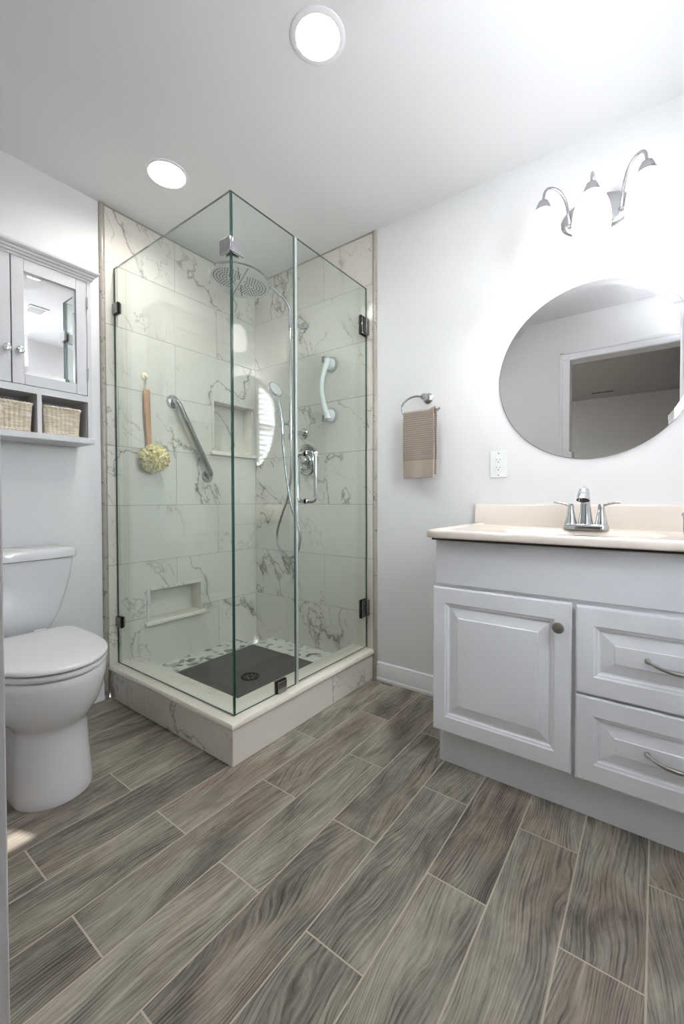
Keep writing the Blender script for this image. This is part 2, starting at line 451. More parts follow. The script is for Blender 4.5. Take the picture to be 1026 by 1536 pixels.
def door_leaf():
    # hinged at the far jamb, opened into the room
    hx, hy = XL+.016, DO0+.008; L, T = .755, .035; a = math.atan2(-2.325+.0 - hy, -1.095-hx)
    dx, dy = math.cos(a), math.sin(a); nx, ny = -dy, dx
    def P(u, v, z): return (hx + dx*u - nx*v, hy + dy*u - ny*v, z)
    m = MB()
    def bx(u0,u1,v0,v1,z0,z1):
        vs = [m.bm.verts.new(P(u,v,z)) for z in (z0,z1) for (u,v) in ((u0,v0),(u1,v0),(u1,v1),(u0,v1))]
        for f in ((3,2,1,0),(4,5,6,7),(0,1,5,4),(1,2,6,5),(2,3,7,6),(3,0,4,7)): m.bm.faces.new([vs[i] for i in f])
    bx(0, L, .006, T-.006, .012, DZ-.006)
    for (u0,u1) in ((0,.11),(L-.11,L),(L/2-.05,L/2+.05)):
        bx(u0,u1,0,T,.012,DZ-.006)
    for (z0,z1) in ((.012,.22),(.92,1.06),(1.72,1.84),(DZ-.12,DZ-.006)):
        bx(.11,L/2-.05,0,T,z0,z1); bx(L/2+.05,L-.11,0,T,z0,z1)
    d = struct(m.build('door_1', trim_white, bevel=.002))
    for s, v in ((1, -.001), (-1, T+.001)):
        kx, ky, _ = P(L-.06, v, 0); mm = MB()
        mm.lathe([(0,0),(.028,0),(.028,.006),(.010,.012),(.010,.034),(.024,.042),(.027,.054),(.020,.066),(0,.068)], (kx, ky, .96), (nx*s, ny*s, 0), 24)
        mm.build('door_knob', nickel, d)
door_leaf()

# window on the window wall
m = MB()
m.box(WX0, WX0+.045, YF-.10, YF-.03, WZ0, WZ1); m.box(WX1-.045, WX1, YF-.10, YF-.03, WZ0, WZ1)
m.box(WX0, WX1, YF-.10, YF-.03, WZ0, WZ0+.05); m.box(WX0, WX1, YF-.10, YF-.03, WZ1-.045, WZ1)
m.box(WX0, WX1, YF-.09, YF-.05, (WZ0+WZ1)/2-.02, (WZ0+WZ1)/2+.02)
m.box(WX0-.06, WX0, YF, YF+.015, WZ0-.06, WZ1+.06); m.box(WX1, WX1+.06, YF, YF+.015, WZ0-.06, WZ1+.06)
m.box(WX0, WX1, YF, YF+.015, WZ1, WZ1+.06); m.box(WX0-.07, WX1+.07, YF-.03, YF+.03, WZ0-.02, WZ0)
w1 = struct(m.build('window_1', trim_white, bevel=.002))
box('pane', pane_glass, WX0+.045, WX1-.045, YF-.075, YF-.071, WZ0+.05, WZ1-.045, parent=w1)
bl = thing('window_blind', ((WX0+WX1)/2, YF-.02, WZ1), 'white horizontal slat blind in the bathroom window', 'blind')
slat_mat = M('blind_slat', srgb(236,237,240), .5)
box('head_rail', slat_mat, WX0+.01, WX1-.01, YF-.045, YF-.005, WZ1-.04, WZ1-.002, parent=bl)
z = WZ1-.065; ns = 0
while z > WZ0+.135:
    m = MB(); c = Vector((0, YF-.022, z)); a = R(24); hw = .025
    m.loft([[(x, c.y-hw*math.cos(a), c.z-hw*math.sin(a)), (x, c.y, c.z+.002), (x, c.y+hw*math.cos(a), c.z+hw*math.sin(a)), (x, c.y, c.z-.0005)] for x in (WX0+.015, WX1-.015)])
    m.build('slat', slat_mat, bl); z -= .050; ns += 1
box('bottom_rail', slat_mat, WX0+.015, WX1-.015, YF-.04, YF-.008, WZ0+.108, WZ0+.122, parent=bl)
m = MB()
for x in (WX0+.15, (WX0+WX1)/2, WX1-.15): m.tube([(x, YF-.022, WZ1-.04), (x, YF-.022, WZ0+.115)], .0012, 6)
m.build('ladder_cord', slat_mat, bl)

# ------------------------------------------------------------------ shower base
hc = .163
base = thing('shower_tray', (-.49, -.48, 0), 'marble curbed corner shower tray with dark grey floor and round drain', 'shower tray')
rects = [(-a-.32, -a, .0, .138) for a in (.04,)] 
def face_rects(L, js): 
    js = sorted([0, -L] + [j for j in js if -L < j < 0]); return [(a, b, .0, .140) for a, b in zip(js, js[1:])]
tiled('curb_side', face_rects(.960, [-.352]), [], lambda u,v,d: (-.983+d, u, v), .012, marble_curb, grout_tile, parent=base, seed=31)
tiled('curb_side', face_rects(.983, [-.374]), [], lambda u,v,d: (u, -.960+d, v), .012, marble_curb, grout_tile, parent=base, seed=37)
m = MB(); m.box(-.835, 0, -.823, -.820, .02, .14); m.box(-.838, -.835, -.82, 0, .02, .14); m.box(-.970, -.838, -.947, 0, .001, .138); m.box(-.838, -.0, -.947, -.823, .001, .138)
m.build('curb_core', marble_cap, base, smooth=False)
m = MB()
prof = [(.0,.140),(-.006,.1405),(-.010,.146),(-.010,.155),(-.005,.163),(.148,.163),(.150,.161),(.150,.140)]
def capv(kx, ky):
    pass
rA = [(-.983+a, 0, z) for a, z in prof]
rB = [(-.983+a, -.960+a, z) for a, z in prof]
rC = [(0, -.960+a, z) for a, z in prof]
m.loft([rA, rB, rC])
m.build('curb_cap', marble_cap, base, angle=50)
pan = base
peb = M('pebble_marble_border', srgb(206,204,196), .35); t = NT(peb); b_ = peb.node_tree.nodes['Principled BSDF']
pos = t.new('ShaderNodeTexCoord').outputs['Object']
pw = t.vmath('ADD', pos, t.vmath('MULTIPLY', t.new('ShaderNodeTexNoise', None, Vector=pos, Scale=30.0, Detail=2.0).outputs['Color'], (.012,.012,.012)))
vo = t.new('ShaderNodeTexVoronoi', {'voronoi_dimensions': '2D'}, Vector=t.vmath('MULTIPLY', pw, (34, 34, 0)), Scale=1.0)
cr = t.new('ShaderNodeSeparateColor', None, Color=vo.outputs['Color']).outputs[0]
rp = t.new('ShaderNodeValToRGB', None, Fac=cr); e = rp.color_ramp.elements; e[0].color = srgb(92,90,84); e[0].position = .06; e[1].color = srgb(222,220,212); e[1].position = .45
x = e.new(.2); x.color = srgb(168,166,158)
t.l.new(rp.outputs[0], b_.inputs['Base Color'])
m = MB(); m.box(-.834, -.174, -.160, -.001, .02, .078); m.box(-.174, 0, -.820, -.160, .02, .078)
m.build('border', peb, pan, smooth=False)
pm = M('grey_pan', srgb(98,96,92), .6); t = NT(pm); b_ = pm.node_tree.nodes['Principled BSDF']
n_ = t.noise(t.new('ShaderNodeTexCoord').outputs['Object'], 260, 3, .7)
t.l.new(t.mix(t.rng(n_, .35, .65), srgb(70,68,64), srgb(98,96,90)), b_.inputs['Base Color'])
m = MB()
cx, cy_ = -.50, -.505; n = 8
x0, x1, y0, y1 = -.835, -.174, -.820, -.160
# gentle fall towards the drain
ring0 = []; N_ = 48
def sq(t, r):
    c, s = math.cos(t), math.sin(t); k = 1/max(abs(c), abs(s)); return c*k, s*k
rr = []
for lv, (f, z) in enumerate([(1,.076),(.72,.072),(.45,.068)]):
    ring = []
    for i in range(N_):
        a, b = sq(2*PI*i/N_, 1)
        px = cx + (a*(x1-cx) if a > 0 else a*(cx-x0))*f; py = cy_ + (b*(y1-cy_) if b > 0 else b*(cy_-y0))*f
        ring.append((px, py, z))
    rr.append(ring)
rr.append([(cx+.052*math.cos(2*PI*i/N_), cy_+.052*math.sin(2*PI*i/N_), .064) for i in range(N_)])
vr = m.loft(rr, cap=False)
m.bm.faces.new(vr[-1])
m.build('pan_floor', pm, pan, angle=60)
dr = MB(); dr.lathe([(0,0),(.049,0),(.049,.004),(.042,.004),(.042,.002),(0,.002)], (cx, cy_, .064), 'Z', 32)
dro = dr.build('drain', dark_metal, pan)
m = MB()
for i in range(8):
    a = 2*PI*i/8
    for r_ in (.018, .031): m.lathe([(0,0),(.0045,0),(.0045,.0006),(0,.0006)], (cx+r_*math.cos(a+r_*20), cy_+r_*math.sin(a+r_*20), .0661), 'Z', 10)
m.build('drain_grid', chrome_soft, dro)

# ------------------------------------------------------------------ glass enclosure
Wg, Dg, GT, GT_ = .9396, .9153, 2.1726, .0085
def pane(name, x0,x1,y0,y1,z0,z1,parent):
    m = MB(); fs = m.box(x0,x1,y0,y1,z0,z1)
    big = (lambda f: abs(f.normal.x) > .5) if (x1-x0) < .02 else (lambda f: abs(f.normal.y) > .5)
    for f in m.bm.faces:
        f.normal_update(); f.material_index = 0 if big(f) else 1
    return m.build(name, [glass, glass_edge], parent, smooth=False)
gp = thing('glass_panel', (-Wg, -.46, hc), 'fixed clear glass side panel of the shower, nearest the toilet', 'shower glass')
pane('pane', -Wg-GT_/2, -Wg+GT_/2, -Dg-GT_/2, -.003, hc+.002, GT, gp)
def clip(x0,x1,y0,y1,z0,z1,par,nm='clip',mt=None): return box(nm, mt or hardware, x0,x1,y0,y1,z0,z1, parent=par, bevel=.003)
def gasket(x0,x1,y0,y1,z0,z1,par): return box('gasket', dark_metal, x0,x1,y0,y1,z0,z1, parent=par)
clip(-Wg-.014, -Wg+.014, -.045, -.001, 1.940, 1.992, gp); clip(-Wg-.014, -Wg+.014, -.045, -.001, .352, .404, gp)
gasket(-Wg-.0065, -Wg+.0065, -.048, -.001, 1.937, 1.995, gp); gasket(-Wg-.0065, -Wg+.0065, -.048, -.001, .349, .407, gp)
gf = thing('glass_panel', (-.76, -Dg, hc), 'fixed clear glass front panel left of the shower door', 'shower glass')
pane('pane', -Wg+GT_/2+.001, -.5925, -Dg-GT_/2, -Dg+GT_/2, hc+.002, GT, gf)
box('corner_seal', M('corner_seal', srgb(96,132,124), .12, Transmission_Weight=.3), -Wg+.0046, -Wg+.0125, -Dg+.0046, -Dg+.0125, hc+.003, GT-.001, parent=gf)
clip(-.712, -.660, -Dg-.014, -Dg+.014, hc+.001, hc+.052, gf); gasket(-.715, -.657, -Dg-.0065, -Dg+.0065, hc+.001, hc+.055, gf)
m = MB(); m.box(-Wg-.018, -Wg-.006, -Dg-.018, -Dg+.047, 1.938, 1.992); m.box(-Wg-.006, -Wg+.052, -Dg-.018, -Dg-.006, 1.938, 1.992)
m.build('corner_clamp', chrome_soft, gf, bevel=.0015)
m = MB(); m.box(-Wg+.006, -Wg+.012, -Dg+.006, -Dg+.040, 1.938, 1.992); m.box(-Wg+.012, -Wg+.045, -Dg+.006, -Dg+.012, 1.938, 1.992)
m.build('clamp_inner', chrome_soft, gf, bevel=.0015)
gd = thing('shower_door', (-.29, -Dg, hc), 'hinged clear glass shower door with chrome handle', 'shower door')
pane('door_glass', -.582, -.006, -Dg-GT_/2, -Dg+GT_/2, hc+.008, GT, gd)
m = MB(); m.box(-.5905, -.578, -Dg-.0075, -Dg+.0075, hc+.008, GT-.002); m.build('edge_seal', seal_mat, gd, bevel=.001)
for z0, z1 in ((1.908, 2.006), (.346, .442)):
    h = clip(-.062, -.016, -Dg-.013, -Dg-.0055, z0, z1, gd, 'hinge')
    box('gasket', dark_metal, -.066, -.012, -Dg-.0062, -Dg+.0062, z0-.003, z1+.003, parent=h)
    box('hinge_wall_leaf', hardware, -.030, -.001, -Dg-.02, -Dg+.02, z0+.004, z1-.004, parent=h, bevel=.002)
    box('hinge_inner_leaf', hardware, -.062, -.016, -Dg+.0055, -Dg+.013, z0, z1, parent=h, bevel=.003)
    m = MB(); 
    for zz in (z0+.018, z1-.018): m.lathe([(0,0),(.005,0),(.005,.0015),(0,.0015)], (-.045, -Dg-.013, zz), '-Y', 12)
    m.build('hinge_screws', chrome_soft, h)
for s in (-1, 1):
    hx_ = -.512; D = .050; y0_ = -Dg + s*.006; z0_, z1_ = .993, 1.215; rr_ = .022
    pts = [(hx_, y0_, z0_), (hx_, y0_+s*(D-rr_), z0_)] + [(hx_, y0_+s*(D-rr_+rr_*math.sin(a)), z0_+rr_*(1-math.cos(a))) for a in [R(q) for q in (22,45,67,90)]]
    pts += [(hx_, y0_+s*(D-rr_+rr_*math.cos(a)), z1_-rr_*(1-math.sin(a))) for a in [R(q) for q in (0,22,45,67)]] + [(hx_, y0_+s*(D-rr_), z1_), (hx_, y0_, z1_)]
    m = MB(); m.tube(pts, .0095, 16)
    for zz in (z0_, z1_): m.lathe([(0,0),(.014,0),(.014,.004),(.0095,.006),(0,.006)], (hx_, y0_, zz), 'Y' if s > 0 else '-Y', 20)
    m.build('handle', chrome, gd)

# ------------------------------------------------------------------ shower fittings
RX, RY = -.118, -.445
col = thing('shower_column', (0, RY, 1.41), 'chrome shower riser rail with wide round rain head', 'shower column')
bend = [(RX, RY, 1.385), (RX, RY, 1.7), (RX, RY, 2.05), (RX-.001, RY, 2.110), (RX-.012, RY, 2.150), (RX-.040, RY, 2.178), (RX-.090, RY, 2.200), (RX-.18, RY, 2.218), (RX-.32, RY, 2.226), (RX-.355, RY, 2.224), (RX-.380, RY, 2.212), (RX-.386, RY, 2.190)]
m = MB(); m.tube(smooth_path(bend, 6), .0105, 16); m.build('riser', chrome, col)
m = MB(); m.lathe([(.0,0),(.0135,0),(.0135,.075),(0,.075)], (RX, RY, 2.02), 'Z', 20); m.lathe([(.0,0),(.014,0),(.016,.01),(.014,.02),(.014,.03),(0,.03)], (RX, RY, 1.365), 'Z', 20); m.build('collar', chrome, col)
for zz in (2.070, 1.411):
    m = MB(); m.lathe([(0,0),(.034,0),(.034,.006),(.028,.012),(.014,.014),(.012,.020),(.012,-RX-.0)] + [(0,-RX)], (0, RY-.002, zz), '-X', 28)
    m.build('wall_mount', chrome, col)
m = MB(); m.lathe([(0,0),(.016,0),(.016,.03),(0,.03)], (-.03, RY-.002, 1.411), '-X', 24); m.build('mount_sleeve', chrome, col)
HX, HY, HZ = -.507, RY-.008, 2.146
hd = MB(); hd.lathe([(0,.0),(.150,.0),(.1545,.004),(.1545,.008),(.148,.012),(.05,.018),(.026,.026),(.020,.044),(0,.044)], (HX, HY, HZ), 'Z', 64)
head = hd.build('rain_head', chrome, col)
plate_m = M('spray_face', srgb(222,224,224), .35, 0)
fm = MB(); fm.lathe([(0,0),(.147,0),(.147,.001),(0,.001)], (HX, HY, HZ-.0015), 'Z', 64); fm.build('spray_face', plate_m, head)
m = MB(); cnt = 0
noz = []
for sx in (-1, 1):
    for r_ in (.016, .031, .046, .061, .076):
        nn = int(2*PI*r_/.0135)
        for i in range(nn):
            a = 2*PI*i/nn; x = sx*.058 + r_*math.cos(a); y_ = r_*math.sin(a)
            if x*sx < .016 + .0*abs(y_) : continue
            if math.hypot(x, y_) < .139: noz.append((x, y_))
for q in range(-9, 10):
    noz.append((.000+q*.0010, q*.0145)); 
    if abs(q) > 1: noz.append((q*.0062, q*.0135)) if abs(q) < 9 else None
a_ = R(-20)
for (x, y_) in noz:
    X = HX + x*math.cos(a_) - y_*math.sin(a_); Y = HY + x*math.sin(a_) + y_*math.cos(a_)
    m.lathe([(.0034,0),(.0030,-.0025),(0,-.0025)], (X, Y, HZ-.0012), 'Z', 6)
m.build('nozzles', slot_dark, head)
_T = Matrix.Translation((HX, HY, HZ)) @ Matrix.Rotation(R(7), 4, 'Y') @ Matrix.Scale(1.03, 4) @ Matrix.Translation((-HX, -HY, -HZ))
for _o in [head] + list(head.children): _o.data.transform(_T)
# hand shower in slider
hs = thing('hand_shower', (RX, RY, 1.46), 'chrome hand shower with long looping metal hose', 'hand shower')
m = MB(); m.tube(smooth_path([(-.150,-.408,1.395),(-.152,-.404,1.45),(-.157,-.398,1.53),(-.163,-.388,1.59),(-.165,-.374,1.625),(-.160,-.352,1.650)], 6), [.010]*7+[.0125]*18+[.013]*6, 16); m.build('grip', chrome, hs)
axh = Vector((0, -.90, .43)).normalized()
c0 = Vector((-.158, -.350, 1.668))
m = MB(); m.lathe([(0,-.014),(.034,-.012),(.051,-.003),(.053,.006),(.051,.012),(0,.012)], c0, axh, 32); hh = m.build('spray_head', chrome, hs)
m = MB(); m.lathe([(0,0),(.044,0),(.044,.002),(0,.002)], c0+axh*.0115, axh, 28); m.build('spray_plate', plate_m, hh)
m = MB(); m.lathe([(0,-.016),(.018,-.016),(.018,.016),(0,.016)], (RX, RY, 1.458), 'Z', 20); m.tube([(RX,RY,1.458),(-.150,-.405,1.462)], .009, 12); m.lathe([(.012,-.016),(.017,-.016),(.015,.016),(.012,.016)], (-.1515,-.404,1.458), 'Z', 18); m.build('slider_bracket', chrome, col)
hose = [(-.150,-.408,1.395),(-.145,-.405,1.33),(-.135,-.415,1.20),(-.128,-.428,1.08),(-.124,-.462,.938),(-.12,-.505,.845),(-.12,-.520,.76),(-.12,-.49,.675),(-.12,-.42,.646),(-.12,-.35,.695),(-.12,-.327,.790),(-.12,-.364,.896),(-.118,-.412,.999),(-.112,-.433,1.10),(-.112,-.443,1.22),(RX,-.445,1.33),(RX,-.445,1.37)]
m = MB(); m.tube(smooth_path(hose, 10), .0078, 12); m.build('hose', M('hose_metal', srgb(168,170,172), .22, 1), hs)
# mixing valve
va = thing('shower_valve', (0, -.468, 1.248), 'round chrome shower mixer plate with lever handle', 'shower valve')
m = MB(); m.lathe([(0,0),(.096,0),(.096,.004),(.090,.010),(.078,.010),(.074,.006),(.066,.006),(.060,.014),(.046,.018),(.040,.014),(0,.014)], (-.0005, -.470, 1.248), '-X', 48); m.build('escutcheon', chrome, va)
m = MB(); m.lathe([(0,.0),(.030,.0),(.028,.020),(.022,.045),(.018,.060),(0,.062)], (-.014, -.470, 1.248), '-X', 28); m.tube(smooth_path([(-.062,-.470,1.250),(-.072,-.475,1.225),(-.082,-.482,1.185),(-.088,-.486,1.165)], 5), [.013]*6+[.010]*5+[.009]*5, 12, flat=.6); m.build('lever', chrome, va)
# suction grab handle
sg = thing('suction_grip', (0, -.665, 1.65), 'white curved suction cup grab handle on the shower wall', 'grab handle')
for zz in (1.800, 1.500):
    m = MB(); m.lathe([(0,.0),(.047,.0),(.045,.008),(.032,.016),(0,.020)], (-.0005, -.668, zz), '-X', 32)
    m.build('suction_cup', grey_rubber, sg)
pts = smooth_path([(-.038,-.668,1.822),(-.044,-.667,1.800),(-.056,-.660,1.765),(-.066,-.652,1.71),(-.070,-.648,1.65),(-.066,-.652,1.59),(-.056,-.660,1.535),(-.044,-.667,1.500),(-.038,-.668,1.478)], 6)
rs = [ .026 - .012*math.sin(PI*i/(len(pts)-1))**.5 if 0 < i < len(pts)-1 else .012 for i in range(len(pts))]
m = MB(); m.tube(pts, rs, 18); m.lathe([(0,0),(.036,0),(.034,.016),(.026,.030),(0,.034)], (-.012, -.668, 1.800), '-X', 28); m.lathe([(0,0),(.036,0),(.034,.016),(.026,.030),(0,.034)], (-.012, -.668, 1.500), '-X', 28); grip = m.build('grip', white_plastic, sg, angle=60)
tabm = M('release_tab', srgb(128,132,132), .4)
for zz, s in ((1.822, 1), (1.478, -1)):
    box('release_tab', tabm, -.062, -.040, -.660, -.640, zz-.018, zz+.018, parent=sg, bevel=.004)
# chrome grab bar on the back wall
hardware2 = M('stainless_bar', srgb(178,178,176), .14, 1)
gb = thing('grab_bar', (-.51, 0, 1.36), 'diagonal chrome grab bar on the marble shower wall', 'grab bar')
A = Vector((-.622, -.048, 1.560)); B = Vector((-.394, -.048, 1.145)); dv = (B-A).normalized()
m = MB(); m.tube(smooth_path([A + Vector((0,.047,0)) + dv*.0, A + Vector((0,.02,0)) + dv*.002, A + dv*.02, A + dv*.06, A + (B-A)*.5, B - dv*.06, B - dv*.02, B + Vector((0,.02,0)) - dv*.002, B + Vector((0,.047,0))], 8), .017, 20); m.build('bar', hardware2, gb)
for p in (A, B):
    m = MB(); m.lathe([(0,0),(.040,0),(.040,.005),(.036,.011),(.018,.015),(0,.015)], (p.x, -.0005, p.z), '-Y', 36); m.build('flange', chrome, gb)
# bath brush and its hook
hk = MB(); hk.lathe([(0,0),(.020,0),(.019,.004),(.008,.010),(0,.011)], (-.786, -.0005, 1.668), '-Y', 24); hk.tube(smooth_path([(-.786,-.008,1.668),(-.786,-.024,1.655),(-.786,-.030,1.648),(-.786,-.032,1.656)], 4), .004, 10)
tag(hk.build('wall_hook', M('cream_plastic', srgb(226,214,180), .4)), 'small cream suction hook on the marble shower wall', 'hook')
bb = thing('bath_brush', (-.775, -.02, 1.22), 'long wooden handled bath brush with a fluffy cream mesh pouf', 'bath brush')
wood = M('brush_wood', srgb(196,148,112), .5); t = NT(wood); b_ = wood.node_tree.nodes['Principled BSDF']
n_ = t.noise(t.vmath('MULTIPLY', t.new('ShaderNodeTexCoord').outputs['Object'], (60, 60, 6)), 1, 4, .6)
t.l.new(t.mix(t.rng(n_, .3, .7), srgb(180,130,96), srgb(206,160,124)), b_.inputs['Base Color'])
m = MB(); rings = []
hp = [(-.786,1.592,.0150),(-.786,1.585,.0185),(-.785,1.54,.0185),(-.783,1.47,.0170),(-.780,1.40,.0165),(-.776,1.34,.0150),(-.774,1.28,.0150),(-.772,1.24,.0140)]
for x, z, w in hp:
    rings.append([(x + w*math.cos(a)*(1 if True else 0), -.022 + .008*math.sin(a), z) for a in [2*PI*i/16 for i in range(16)]])
m.loft(rings); m.build('handle', wood, bb, angle=60)
m = MB(); m.tube(smooth_path([(-.786,-.022,1.580),(-.7905,-.026,1.610),(-.7885,-.031,1.645),(-.786,-.034,1.655),(-.7835,-.031,1.645),(-.781,-.026,1.610),(-.786,-.022,1.580)], 6), .0016, 8); m.build('cord', M('cord_white', srgb(236,232,222), .8), bb)
def pouf():
    rnd = random.Random(3); m = MB(); C = Vector((-.768, -.060, 1.222))
    bmesh.ops.create_icosphere(m.bm, subdivisions=3, radius=.060, matrix=Matrix.Translation(C))
    Ng = 130
    for k_ in range(Ng):
        ph = math.acos(1-2*(k_+.5)/Ng); th = PI*(1+5**.5)*k_
        d = Vector((math.cos(th)*math.sin(ph), math.sin(th)*math.sin(ph), math.cos(ph)))
        t_ = Vector((0,0,1)) if abs(d.z) < .9 else Vector((1,0,0)); a = d.cross(t_).normalized(); b = d.cross(a)
        o = C + d*(.050 + rnd.uniform(-.004,.004)); ph0 = rnd.uniform(0, 6.28); nn = 20; rings = []
        fr = rnd.choice((3,4,5)); sp = rnd.uniform(.8, 1.2)
        for j, (rad, h) in enumerate(((.002,.004),(.010,.011),(.0165*sp,.0165),(.020*sp,.0200))):
            ring = []
            for i in range(nn):
                an = 2*PI*i/nn; wv = (j/3)**1.5
                r_ = rad*(1 + .28*wv*math.sin(fr*an+ph0)); hh_ = h + .005*wv*math.sin((fr+2)*an+ph0*2)
                ring.append(o + a*(r_*math.cos(an)) + b*(r_*math.sin(an)) + d*hh_)
            rings.append(ring)
        m.loft(rings, cap=False)
    for v in m.bm.verts:
        if v.co.y > -.004: v.co.y = -.004
    mt = M('mesh_pouf', srgb(254,240,196), .7, Subsurface_Weight=.0)
    return m.build('pouf', mt, bb, angle=80)
pouf()

# ------------------------------------------------------------------ toilet
TX = -1.425
to = thing('toilet', (TX, -.35, 0), 'white two-piece toilet with closed lid by the shower curb', 'toilet')
def egg(z, a, yf, yb, yc, n=40, ef=2.0, eb=3.0):
    pts = []
    for i in range(n):
        t_ = 2*PI*i/n; c, s = math.cos(t_), math.sin(t_)
        e = ef if s < 0 else eb
        x = a*math.copysign(abs(c)**(2/e), c); yy = (abs(s)**(2/e))
        yv = yc - (yc-yf)*yy if s < 0 else yc + (yb-yc)*yy
        pts.append((TX+x, yv, z))
    return pts
m = MB()
secs = [(.000,.1165,-.662,-.13,-.545),(.008,.118,-.664,-.13,-.545),(.03,.1165,-.662,-.13,-.545),(.10,.112,-.655,-.13,-.54),(.18,.108,-.648,-.13,-.54),(.228,.1065,-.646,-.13,-.54),(.240,.1075,-.648,-.13,-.54),
        (.252,.116,-.658,-.12,-.53),(.270,.133,-.674,-.11,-.51),(.292,.150,-.690,-.10,-.49),(.325,.168,-.706,-.08,-.47),(.365,.180,-.718,-.05,-.455),(.400,.186,-.725,-.04,-.45),(.426,.187,-.727,-.04,-.45),(.430,.182,-.722,-.04,-.45)]
m.loft([egg(z, a, yf, yb, yc) for z, a, yf, yb, yc in secs])
m.build('bowl', porcelain, to, angle=60)
m = MB(); m.loft([egg(z, a, yf, yb, yc, eb=9) for z, a, yf, yb, yc in [(.4335,.186,-.727,-.215,-.45),(.436,.190,-.731,-.213,-.45),(.448,.190,-.731,-.213,-.45),(.4515,.186,-.727,-.215,-.45)]]); m.build('seat', plastic_seat, to, angle=60)
m = MB(); m.loft([egg(z, a, yf, yb, yc, eb=9) for z, a, yf, yb, yc in [(.4565,.188,-.729,-.212,-.45),(.459,.192,-.733,-.210,-.45),(.466,.192,-.733,-.210,-.45),(.472,.186,-.726,-.214,-.45),(.4735,.176,-.714,-.222,-.45),(.4745,.12,-.64,-.25,-.45),(.475,.02,-.47,-.42,-.45)]]); lid = m.build('lid', plastic_seat, to, angle=60)
m = MB(); m.loft([egg(z, .180, -.718, -.222, -.45, eb=9) for z in (.4295, .458)]); m.build('seat_gap_shade', seam_shade, to)  # near-black core standing in for the shade in the seat and lid seams
for sx in (-1, 1):
    m = MB(); m.tube([(TX+sx*.075-.02, -.205, .462), (TX+sx*.075+.02, -.205, .462)], .012, 14); m.build('hinge', plastic_seat, to)
def tank_ring(z, a, yf, bow, n=10, yb=-.012, rc=.02):
    pts = []
    # front edge bowed, rounded corners, flat back
    for i in range(n+1):
        u = -1 + 2*i/n; pts.append((TX + u*(a-rc), yf - bow*(1-u*u), z))
    for q in (30, 60, 90): pts.append((TX + a - rc + rc*math.sin(R(q)), yf + rc - rc*math.cos(R(q)), z))
    pts.append((TX + a, yb, z)); pts.append((TX - a, yb, z))
    for q in (90, 60, 30): pts.append((TX - a + rc - rc*math.sin(R(q)), yf + rc - rc*math.cos(R(q)), z))
    return pts
m = MB(); m.loft([tank_ring(z, a, yf, bow) for z, a, yf, bow in [(.43,.118,-.150,.010),(.47,.136,-.165,.014),(.53,.163,-.178,.018),(.60,.183,-.184,.02),(.68,.202,-.188,.022),(.756,.213,-.19,.024)]]); m.build('tank', porcelain, to, angle=45)
m = MB(); m.loft([tank_ring(z, a, yf, bow, rc=.024, yb=-.006) for z, a, yf, bow in [(.757,.214,-.192,.024),(.760,.222,-.201,.025),(.785,.223,-.202,.025),(.794,.220,-.199,.024),(.800,.205,-.180,.018)]]); m.build('tank_lid', porcelain, to, angle=60)
m = MB(); m.lathe([(0,0),(.012,0),(.012,.012),(0,.014)], (TX-.16, -.21, .70), '-Y', 18); m.tube([(TX-.16,-.222,.70),(TX-.12,-.226,.696),(TX-.09,-.226,.692)], [.007,.006,.007], 12); m.build('flush_lever', chrome, to)

# ------------------------------------------------------------------ wall cabinet over the toilet
wc = thing('wall_cabinet', (-1.415, 0, 1.25), 'white wall cabinet with mirrored doors and open cubbies above the toilet', 'cabinet')
cx0, cx1, yfr = -1.712, -1.118, -.155
m = MB()
m.box(cx0, cx0+.018, yfr+.018, .004, 1.27, 2.0); m.box(cx1-.018, cx1, yfr+.018, .004, 1.27, 2.0); m.box(cx0+.018, cx1-.018, -.004, .004, 1.27, 2.0)
m.box(cx0+.018, cx1-.018, yfr+.018, -.004, 1.442, 1.462); m.box(cx0+.018, cx1-.018, yfr+.018, -.004, 1.98, 2.0)
m.box(-1.331, -1.315, yfr, -.004, 1.28, 1.442); m.box(-1.515, -1.499, yfr, -.004, 1.28, 1.442)
m.box(cx0, -1.137-.559, yfr, yfr+.018, 1.28, 2.0); m.box(-1.135, cx1, yfr, yfr+.018, 1.28, 2.0)
m.box(-1.696, -1.135, yfr, yfr+.018, 1.442, 1.470); m.box(-1.696, -1.135, yfr, yfr+.018, 1.981, 2.0)
m.build('carcass', cab_wall_white, wc, smooth=False)
m = MB()
pr = [(0,1.992),(.006,1.992),(.008,2.000),(.014,2.004),(.016,2.011),(.024,2.015),(.028,2.022),(.028,2.030),(0,2.030)]
rings = []
for (sx, X, yb) in ((-1, cx0, .004),):
    rings.append([(cx0-a, .004, z) for a, z in pr]); rings.append([(cx0-a, yfr-a, z) for a, z in pr]); rings.append([(cx1+a, yfr-a, z) for a, z in pr]); rings.append([(cx1+a, .004, z) for a, z in pr])
m.loft(rings); m.box(cx0, cx1, yfr, .004, 1.995, 2.029); m.build('crown', cab_wall_white, wc, smooth=False)
box('bottom_board', cab_wall_white, cx0-.006, cx1+.006, yfr-.016, .004, 1.254, 1.280, parent=wc, bevel=.003)
